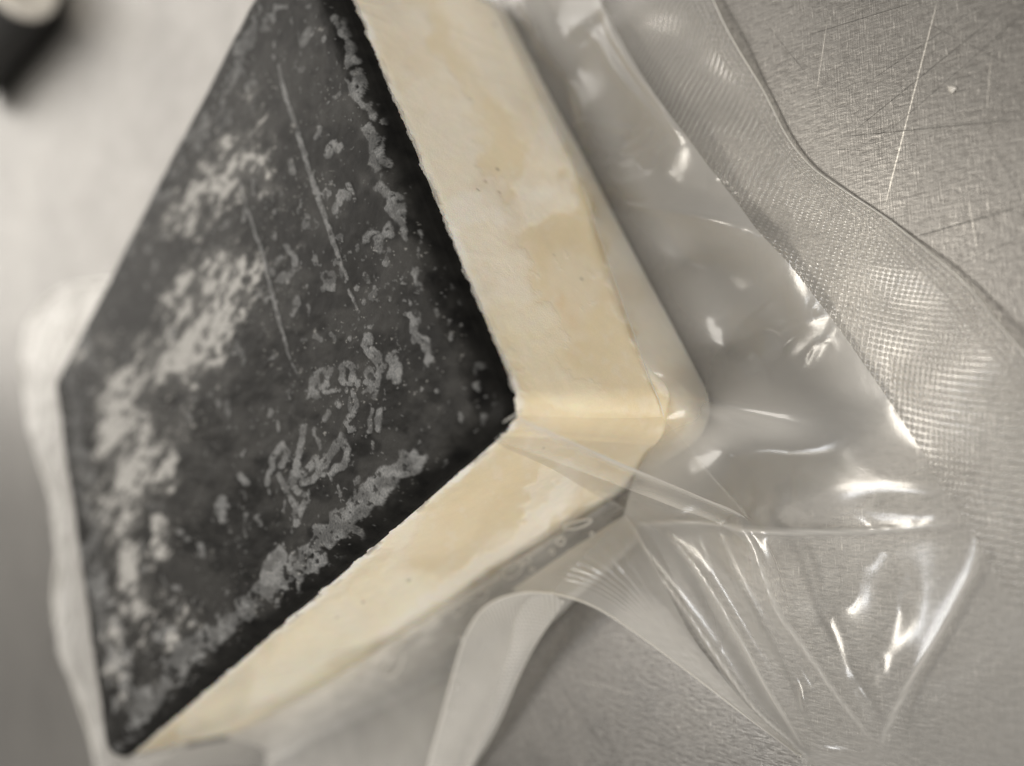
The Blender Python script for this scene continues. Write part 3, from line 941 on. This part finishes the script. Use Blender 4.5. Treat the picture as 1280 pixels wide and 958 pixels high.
# embossing lies at 45 degrees to the seal
UV = np.stack([(UV[..., 0] + UV[..., 1]) * 0.7071, (UV[..., 0] - UV[..., 1]) * 0.7071], -1)
rid = 0.00010 * (np.sin(2 * math.pi * np.clip((tt - 0.82) / 0.18, 0, 1) * 4) * (tt > 0.82))
V[..., 2] += rid[None]
hz = np.ones((520, m)) * (0.85 + 0.3 * fbm(XY[..., 0] * 120, XY[..., 1] * 120, 131))
seal = raw_mesh('seal_strip', V.reshape(-1, 3), grid_faces(520, m), M_SEAL, bag, uv=UV.reshape(-1, 2), attrs={'haze': hz})
seal['label'] = 'wide embossed seal strip of the bag lying on the steel'
EDGE = V[:, -1]
tube('seal_edge', EDGE, 0.00016, M_EDGE, bag)
bpy.data.objects['seal_edge'].data.attributes.new('haze', 'FLOAT', 'POINT').data.foreach_set('value', np.full(len(EDGE) * 8, 0.7, np.float32))

# flange between block and seal strip, with the gathered corner
outl = np.vstack([crom(inner, 90), np.array([[0.0004, 0.0048, 0.0]]), crom(front_base, 16)[:-1], crom(c3, 50),
                  P2([(1003, 960, 1), (1008, 1010, 1), (1200, 1060, 1), (1420, 1000, 1)]), crom(seal_in, 150)[::-1]])


def flange_attr(V3):
    PX, PY = proj(V3)
    x, y = V3[:, 0], V3[:, 1]
    hz = 1.25 + 0.4 * fbm(x * 70, y * 70, 141)
    # sheet lies double below the corner
    q = sst(-0.012, -0.03, x) if False else np.clip((-x - 0.008) / 0.02, 0, 1)
    hz = hz + 0.55 * q * sst(0.02, -0.02, -y - 0.0) * 0 - 0.85 * q
    # clear where the film has only just left the block
    hz = hz * (1 - 0.82 * sst(-0.013, -0.004, y) * sst(-0.004, 0.002, x))
    for pts, a, wd, _s in RIDGES[11:20]:
        if _s:
            hz = hz + 1.6 * _ridge(x, y, pts, 1.0, 0.35) / MM
    return {'haze': hz}


fl = cdt_sheet(outl, 0.0006, 'film_sheet', M_FILM, flange_attr)
fl['label'] = 'clear wrinkled film beside the cheese'


def loft(name, A, B, n, m, mat, sag=None, haze=1.0, uvs=True, detail=0.0):
    a, b = crom(A, n), crom(B, n)
    t = np.linspace(0, 1, m)[None, :, None]
    V = a[:, None] * (1 - t) + b[:, None] * t
    if sag is not None:
        V = V + sag(np.linspace(0, 1, n)[:, None], np.linspace(0, 1, m)[None])
    if detail:
        V[..., 2] += (fbm(V[..., 0] * 150, V[..., 1] * 150, 151) - 0.5) * detail
    su = np.r_[0, np.cumsum(np.linalg.norm(np.diff(a, axis=0), axis=1))]
    ww = np.linalg.norm(b - a, axis=1)
    u = np.broadcast_to(su[:, None], (n, m))
    v = np.linspace(0, 1, m)[None] * ww[:, None]
    hz = haze if not callable(haze) else haze(np.linspace(0, 1, n)[:, None], np.linspace(0, 1, m)[None])
    hz = np.broadcast_to(hz, (n, m)) * (0.85 + 0.3 * fbm(u * 150, v * 150, 153))
    return raw_mesh(name, V.reshape(-1, 3), grid_faces(n, m), mat, bag, uv=np.stack([(u + v) * .7071, (u - v) * .7071], -1).reshape(-1, 2), attrs={'haze': hz})


def edge_tube(name, P, r, hz=0.8):
    o = tube(name, P, r, M_EDGE, bag)
    o.data.attributes.new('haze', 'FLOAT', 'POINT').data.foreach_set('value', np.full(len(o.data.vertices), hz, np.float32))
    return o


# crinkled bead of film where the wax ends on the right side
xs_ = np.linspace(0.004, LX, 700)
bead = np.stack([xs_, -0.0003 - 0.0003 * fbm(xs_ * 500, xs_ * 0, 181), H - 0.0007 + (fbm(xs_ * 260, xs_ * 130, 183, 4, 0.65) - 0.5) * 0.0022], -1)
edge_tube('film_bead', bead, 0.00009 + 0.00022 * sst(0.4, 0.7, fbm(xs_ * 330, xs_ * 0 + 3, 185)), 0.35)
# corner web: film stretched from the top corner of the block down to the sheet
topA = np.array([-0.0006, -0.0006, H + 0.0008])
topB = np.array([-0.0006, 0.0060, H + 0.0008])
gA = at(930, 646, 6)
gB = at(900, 656, 6)
r1 = crom([topA, topA * 0.62 + gA * 0.38 + np.array([0, 0, 0.0006]), topA * 0.25 + gA * 0.75 + np.array([0, 0, -0.0004]), gA, at(964, 690, 7.4), at(988, 762, 6.6)], 50)
r2 = crom([topB, topB * 0.6 + gB * 0.4 + np.array([0, 0, -0.0004]), topB * 0.25 + gB * 0.75, gB, at(950, 692, 6.8), at(980, 766, 6.2)], 50)
vert = np.array([(-0.0002, -0.0002, H), (0.0002, 0.0002, 0.040), (0.0009, 0.0009, 0.028), (0.0018, 0.0016, 0.018)])
web = loft('corner_fold', r1, r2, 60, 26, M_WEB, haze=lambda u, v: (0.03 + 0.55 * np.exp(-(v / 0.30) ** 2) + 0.3 * np.exp(-((1 - v) / 0.25) ** 2)) * (0.5 + fbm(u * 9 + 0 * v, v * 4 + 0 * u, 163)) + 0.05 * u,
           sag=lambda u, v: np.stack([0 * u * v, 0 * u * v, -0.0022 * np.sin(math.pi * v) * np.sin(math.pi * u * 0.9) + 0 * u], -1))
web['label'] = 'taut fold of film pulled from the corner of the block'
side = loft('film_sheet', vert, crom([topA, topA * 0.5 + gA * 0.5, gA, at(950, 660, 5)], 40), 50, 30, M_WEB, haze=lambda u, v: 0.03 + 0.1 * u * v + 0 * v)
front_w = loft('film_sheet', r2, np.array([(-0.0006, 0.008, H - 0.002), (-0.0007, 0.016, 0.036), (-0.0008, 0.026, 0.016), at(800, 650, 5)]), 50, 30, M_WEB, haze=lambda u, v: 0.03 + 0.05 * u + 0 * v)
edge_tube('crease_glint', crom(np.array([(0.0596, -0.001, 0.0095), (0.0291, -0.0011, 0.016), (0.010, -0.0008, 0.0195), (0.0045, 0.0001, 0.0187), (0.0018, 0.0015, 0.0175)]), 120), 0.00012, 0.7)
edge_tube('crease_glint', crom(np.array([at(600, 545, H / MM + 1.2), at(622, 532, H / MM + 1.0), at(652, 514, H / MM + 0.8)]), 30), 0.0002, 0.3)  # pale tube added to stand in for the glint at the block's corner

# folded front seal: the strip rises, curls over and runs out of the picture
e_out = P2([(1002, 946, 1.5), (930, 893, 3), (850, 832, 6), (800, 795, 9), (755, 765, 12), (722, 750, 14), (690, 742, 15)])
e_in = P2([(1000, 941, 2), (930, 878, 4), (868, 800, 6), (835, 740, 6.5), (810, 690, 6.5), (795, 662, 6), (780, 645, 5.5)])
e_ridge = lambda u, v: np.stack([0 * u * v, 0 * u * v, 0.00011 * np.sin(v * 70 + u * 12 + 4 * np.sin(v * 7 + u * 5)) * (0.4 + 1.2 * vnoise(v * 11 + 0 * u, u * 8 + 0 * v, 5)) * sst(0.62, 0.82, u) * sst(0.12, 0.35, v) * sst(0.95, 0.7, v) + 0.0012 * np.sin(math.pi * v)], -1)
f1 = loft('folded_seal', e_out, e_in, 420, 140, M_FOLD, sag=e_ridge, haze=lambda u, v: 0.75 + 0.15 * u + 0 * v)
f1['label'] = 'rippled folded strip of film in front of the corner'
# panel from the pinch to the turn of the strip
f1b = loft('folded_seal', P2([(690, 742, 15), (665, 740, 14.6), (640, 738, 13.5)]), P2([(780, 645, 5.5), (779, 645, 5.6), (778, 646, 5.7)]), 60, 140, M_FOLD,
           sag=lambda u, v: np.stack([0 * u * v, 0 * u * v, 0.0010 * np.sin(math.pi * v) + 0.00009 * np.sin(v * 78 + 14 + 3 * np.sin(v * 9 + 5) - 3 * u) * sst(0.12, 0.35, v) * sst(0.8, 0.5, v) * (1 - u)], -1), haze=0.95)
f1b['label'] = 'flat pale panel of film running up to the pinch'
fo = P2([(690, 742, 15), (655, 741, 15.5), (622, 750, 15.5), (598, 768, 14.5), (580, 800, 12.5), (566, 845, 10), (553, 895, 7), (536, 957, 4), (520, 1030, 2)])
fi = P2([(706, 752, 13.5), (690, 776, 12), (672, 803, 10), (656, 832, 8), (642, 862, 6.5), (628, 895, 5), (610, 930, 3.5), (590, 962, 2.5), (552, 1030, 1.5)])
fm = P2([(690, 743, 14.9), (662, 748, 14.6), (645, 775, 13), (640, 800, 11.5), (632, 830, 9.5), (622, 862, 7.6), (612, 895, 5.6), (596, 935, 3.8), (556, 1025, 1.7)])
f2 = loft('seal_flap', fo, fm, 300, 50, M_FLAP, haze=lambda u, v: 0.62 + 0.1 * v + 0 * u, sag=lambda u, v: np.stack([0 * u * v, 0 * u * v, -0.0012 * np.sin(math.pi * v) * np.sin(math.pi * u)], -1))
f2['label'] = 'pale embossed flap of the seal folded back over itself'
f3 = loft('seal_flap', fm, fi, 300, 30, M_FLAP, haze=lambda u, v: 0.8 - 0.1 * v + 0 * u, sag=lambda u, v: np.stack([0 * u * v, 0 * u * v, -0.0015 * np.sin(math.pi * v) * np.sin(math.pi * u)], -1))
f3['label'] = 'smooth pale underside of the folded flap'
edge_tube('seal_edge', np.vstack([crom(e_out, 120), crom(fo, 140)[1:]]), 0.00024, 0.95)

# low skirt of film in front of the block, left of the flap
lo_in = np.array([(-0.0014, 0.030, 0.005), (-0.0014, 0.060, 0.009), (-0.0014, 0.085, 0.012), (-0.0016, 0.110, 0.014), (-0.0016, 0.135, 0.017), (-0.0016, 0.160, 0.022), (-0.0016, 0.178, 0.030)])
lo_out = P2([(800, 668, 4), (690, 760, 3), (600, 835, 1.5), (560, 855, 1), (480, 890, 1.5), (400, 925, 3), (330, 962, 6)])
sk = loft('film_skirt', lo_in, lo_out, 220, 60, M_FILM, haze=lambda u, v: 0.55 + 0.35 * u + 0.9 * np.exp(-((v - 0.85) / 0.10) ** 2) * np.clip(u - 0.3, 0, 1) + 0.4 * sst(0.4, 0.68, fbm(u * 26 + 0 * v, v * 9 + 0 * u, 161)) * np.exp(-(v / 0.4) ** 2), detail=0.0012,
          sag=lambda u, v: np.stack([0 * u * v, 0 * u * v, -0.004 * np.sin(math.pi * v) * (0.5 + u)], -1))
lo_far = P2([(795, 680, 2.5), (668, 800, 2), (590, 900, 1), (540, 1040, 0.8), (480, 1040, 0.8), (420, 1040, 1), (360, 1040, 1.2)])
sk2 = loft('film_skirt', lo_out, lo_far, 160, 40, M_FILM, haze=0.9, detail=0.0008)

# far skirts: the bag standing off the hidden sides of the block
def far_pt(px, py, x=None, y=None):
    return at_x(px, py, x) if x is not None else at_y(px, py, y)


o1 = [(170, 348), (120, 352), (70, 366), (38, 405), (28, 450), (33, 500), (45, 560), (66, 630), (72, 690), (68, 760), (84, 830), (104, 890), (118, 940), (130, 1010)]
i1 = [(190, 380), (160, 390), (130, 400), (112, 420), (102, 450), (95, 490), (97, 560), (108, 640), (117, 700), (126, 760), (138, 830), (148, 890), (158, 930), (175, 1000)]
zo = [42, 42, 42, 42, 42, 43, 43, 43, 43, 42, 41, 40, 38, 34]
Po = np.array([at(x, y, z) for (x, y), z in zip(o1, zo)])
Pi = np.array([(LX + .001, .150, .050), (LX + .001, .160, .050), (LX + .001, .170, .050), (LX + .0005, .180, .050), (LX - .004, LY + .001, .050), (LX - .012, LY + .001, .050), (LX - .03, LY + .001, .050),
               (LX - .05, LY + .001, .050), (LX - .065, LY + .001, .050), (LX - .08, LY + .001, .050), (LX - .095, LY + .001, .049), (.018, LY + .001, .048), (.006, LY + .001, .046), (-.001, LY - .004, .040)])
s3 = loft('film_skirt', Pi, Po, 200, 50, M_SKIRT, haze=lambda u, v: 0.72 + 0.5 * np.exp(-((1 - v) / 0.18) ** 2) + 0 * u, detail=0.003,
          sag=lambda u, v: np.stack([0 * u * v, 0 * u * v, 0.004 * np.sin(math.pi * v) + 0.0012 * np.sin(u * 40) * v], -1))
s3['label'] = 'cloudy rim of film standing off behind the cheese'
edge_tube('seal_edge', crom(Po + np.array([0, 0, 0.0]), 200), 0.0006, 0.8)
# end skirt at the lower left corner of the block
Pe0 = np.array([(-.001, LY - .004, .040), (-.001, LY + .003, .030), (-.001, LY + .006, .020)])
e2i = np.array([(0.0, LY + .0006, H - .004), (0, LY + .004, .040), (0, LY + .008, .018), (0.0, LY + .011, .004)])
e2o = P2([(150, 962, 46), (200, 968, 30), (270, 962, 16), (345, 962, 6)])
s4 = loft('film_skirt', e2i, e2o, 80, 30, M_SKIRT, haze=0.75, detail=0.001)

# air bubbles caught under the skirt film
def bubble(cx, cy, rx_, ry_, rot, r):
    th = np.linspace(0, 2 * math.pi, 28, endpoint=False)
    k = 1 + 0.12 * np.sin(2 * th + cx) + 0.08 * np.sin(3 * th + cy)
    X_ = rx_ * np.cos(th) * k
    Y_ = ry_ * np.sin(th) * k
    c, s_ = math.cos(rot), math.sin(rot)
    P = np.array([at(cx + x * c - y * s_, cy + x * s_ + y * c, 9.0) for x, y in zip(X_, Y_)])
    o = tube('air_bubble', P, r * 1.9, M_EDGE, bag, seg=6, closed=True)
    o.data.attributes.new('haze', 'FLOAT', 'POINT').data.foreach_set('value', np.full(len(o.data.vertices), 0.9, np.float32))


for b in [(640, 712, 17, 8, -0.6, .00010), (655, 701, 8, 5, -0.3, .00008), (722, 656, 19, 4, -0.3, .00008), (701, 677, 5.5, 4.5, 0, .0001), (690, 690, 3, 3, 0, .00007), (665, 712, 3, 2, 0, .00007),
          (598, 745, 12, 6, -0.5, .00008), (572, 762, 9, 6, -0.5, .00008), (492, 832, 16, 9, -0.9, .0001), (682, 668, 3, 2, 0, .00006), (740, 668, 2.5, 2.5, 0, .00006), (712, 690, 2, 2, 0, .00006)]:
    bubble(*b)

# ------------------------------------------------------------------ black object behind, out of focus
blk = thing('black_canister', 'blurred black cylinder with a pale end lying on the steel behind the cheese', 'container')
M_BLK = mat_plain('black_plastic', (0.012, 0.012, 0.012), 0.5)
M_CAP = mat_plain('pale_plastic', (0.62, 0.59, 0.54), 0.5)
a = at(92, 0, 0)
b = at(2, 112, 0)
ax = (b - a)
ax[2] = 0
ax /= np.linalg.norm(ax)
rad = 0.021
nrm_ = np.array([ax[1], -ax[0], 0])
if nrm_ @ (a - CAM) < 0:
    nrm_ = -nrm_
c0 = a + nrm_ * rad * 0.4 + np.array([0, 0, rad]) + ax * 0.018


def lathe(name, prof, mat, parent, seg=48):
    """profile of (distance along axis, radius)"""
    A_ = np.array([0, 0, 1.0])
    B_ = np.cross(ax, A_)
    th = np.arange(seg) * 2 * math.pi / seg
    V = np.array([[c0 + ax * d + r * (math.cos(t) * A_ + math.sin(t) * B_) for d, r in prof] for t in th])
    return raw_mesh(name, V.reshape(-1, 3), grid_faces(seg, len(prof), wrap=True), mat, parent)


lathe('canister_body', [(0.004, 0.0001), (0.004, rad * 0.9), (0.0055, rad * 0.97), (0.008, rad), (0.16, rad), (0.163, rad * 0.96), (0.165, 0.0001)], M_BLK, blk)
lathe('end_cap', [(0.0, 0.0001), (0.0, rad * 0.55), (-0.0015, rad * 0.66), (-0.0015, rad * 0.80), (0.0005, rad * 0.88), (0.0046, rad * 0.885)], M_CAP, blk)

# beads of liquid on the flap
M_DROP = mat_film('water_film', haze=0.25, rough=0.05, gloss=2.5)
for k, (dx_, dy_, dz_, rr_) in enumerate([(576, 798, 13.2, 3.2), (570, 858, 9.6, 3.6), (563, 886, 7.9, 3.4), (567, 836, 11.0, 2.4)]):
    q = at(dx_, dy_, dz_)
    rw = rr_ / F * 0.2
    V = [(q[0] + rw * 1.4 * math.cos(2 * math.pi * i / 16) * math.cos(math.pi / 2 * j / 7), q[1] + rw * math.sin(2 * math.pi * i / 16) * math.cos(math.pi / 2 * j / 7), q[2] - 0.0002 + rw * 0.7 * math.sin(math.pi / 2 * j / 7)) for i in range(16) for j in range(8)]
    dr = raw_mesh('droplet', V, grid_faces(16, 8, wrap=True), M_DROP, attrs={'haze': np.ones(len(V))})
    dr['label'] = ['topmost of the tiny clear beads on the pale folded flap', 'third bead down the pale folded flap, a plump clear one', 'lowest of the tiny clear beads on the pale folded flap', 'smallest clear bead on the flap, just under the topmost'][k]
    dr['category'] = 'droplet'
    dr['group'] = 'beads of liquid on the flap'

# crumb on the steel
p = at(1190, 112, 0)
cv = []
nu, nv = 14, 9
for i in range(nu):
    for j in range(nv):
        th, ph = 2 * math.pi * i / nu, math.pi / 2 * j / (nv - 1)
        k = 1 + 0.18 * math.sin(3 * th + 1) + 0.1 * math.sin(5 * th)
        cv.append((p[0] + 0.0006 * k * math.cos(th) * math.cos(ph) * 1.3, p[1] + 0.0006 * k * math.sin(th) * math.cos(ph), 0.0001 + 0.0008 * math.sin(ph) * (1 + 0.2 * math.cos(th))))
crumb = raw_mesh('crumb', cv, grid_faces(nu, nv, wrap=True), mat_plain('crumb', (0.40, 0.385, 0.36), 0.35, 0.6, 900))
crumb['label'] = 'tiny pale crumb on the steel beside the seal strip'
crumb['category'] = 'crumb'
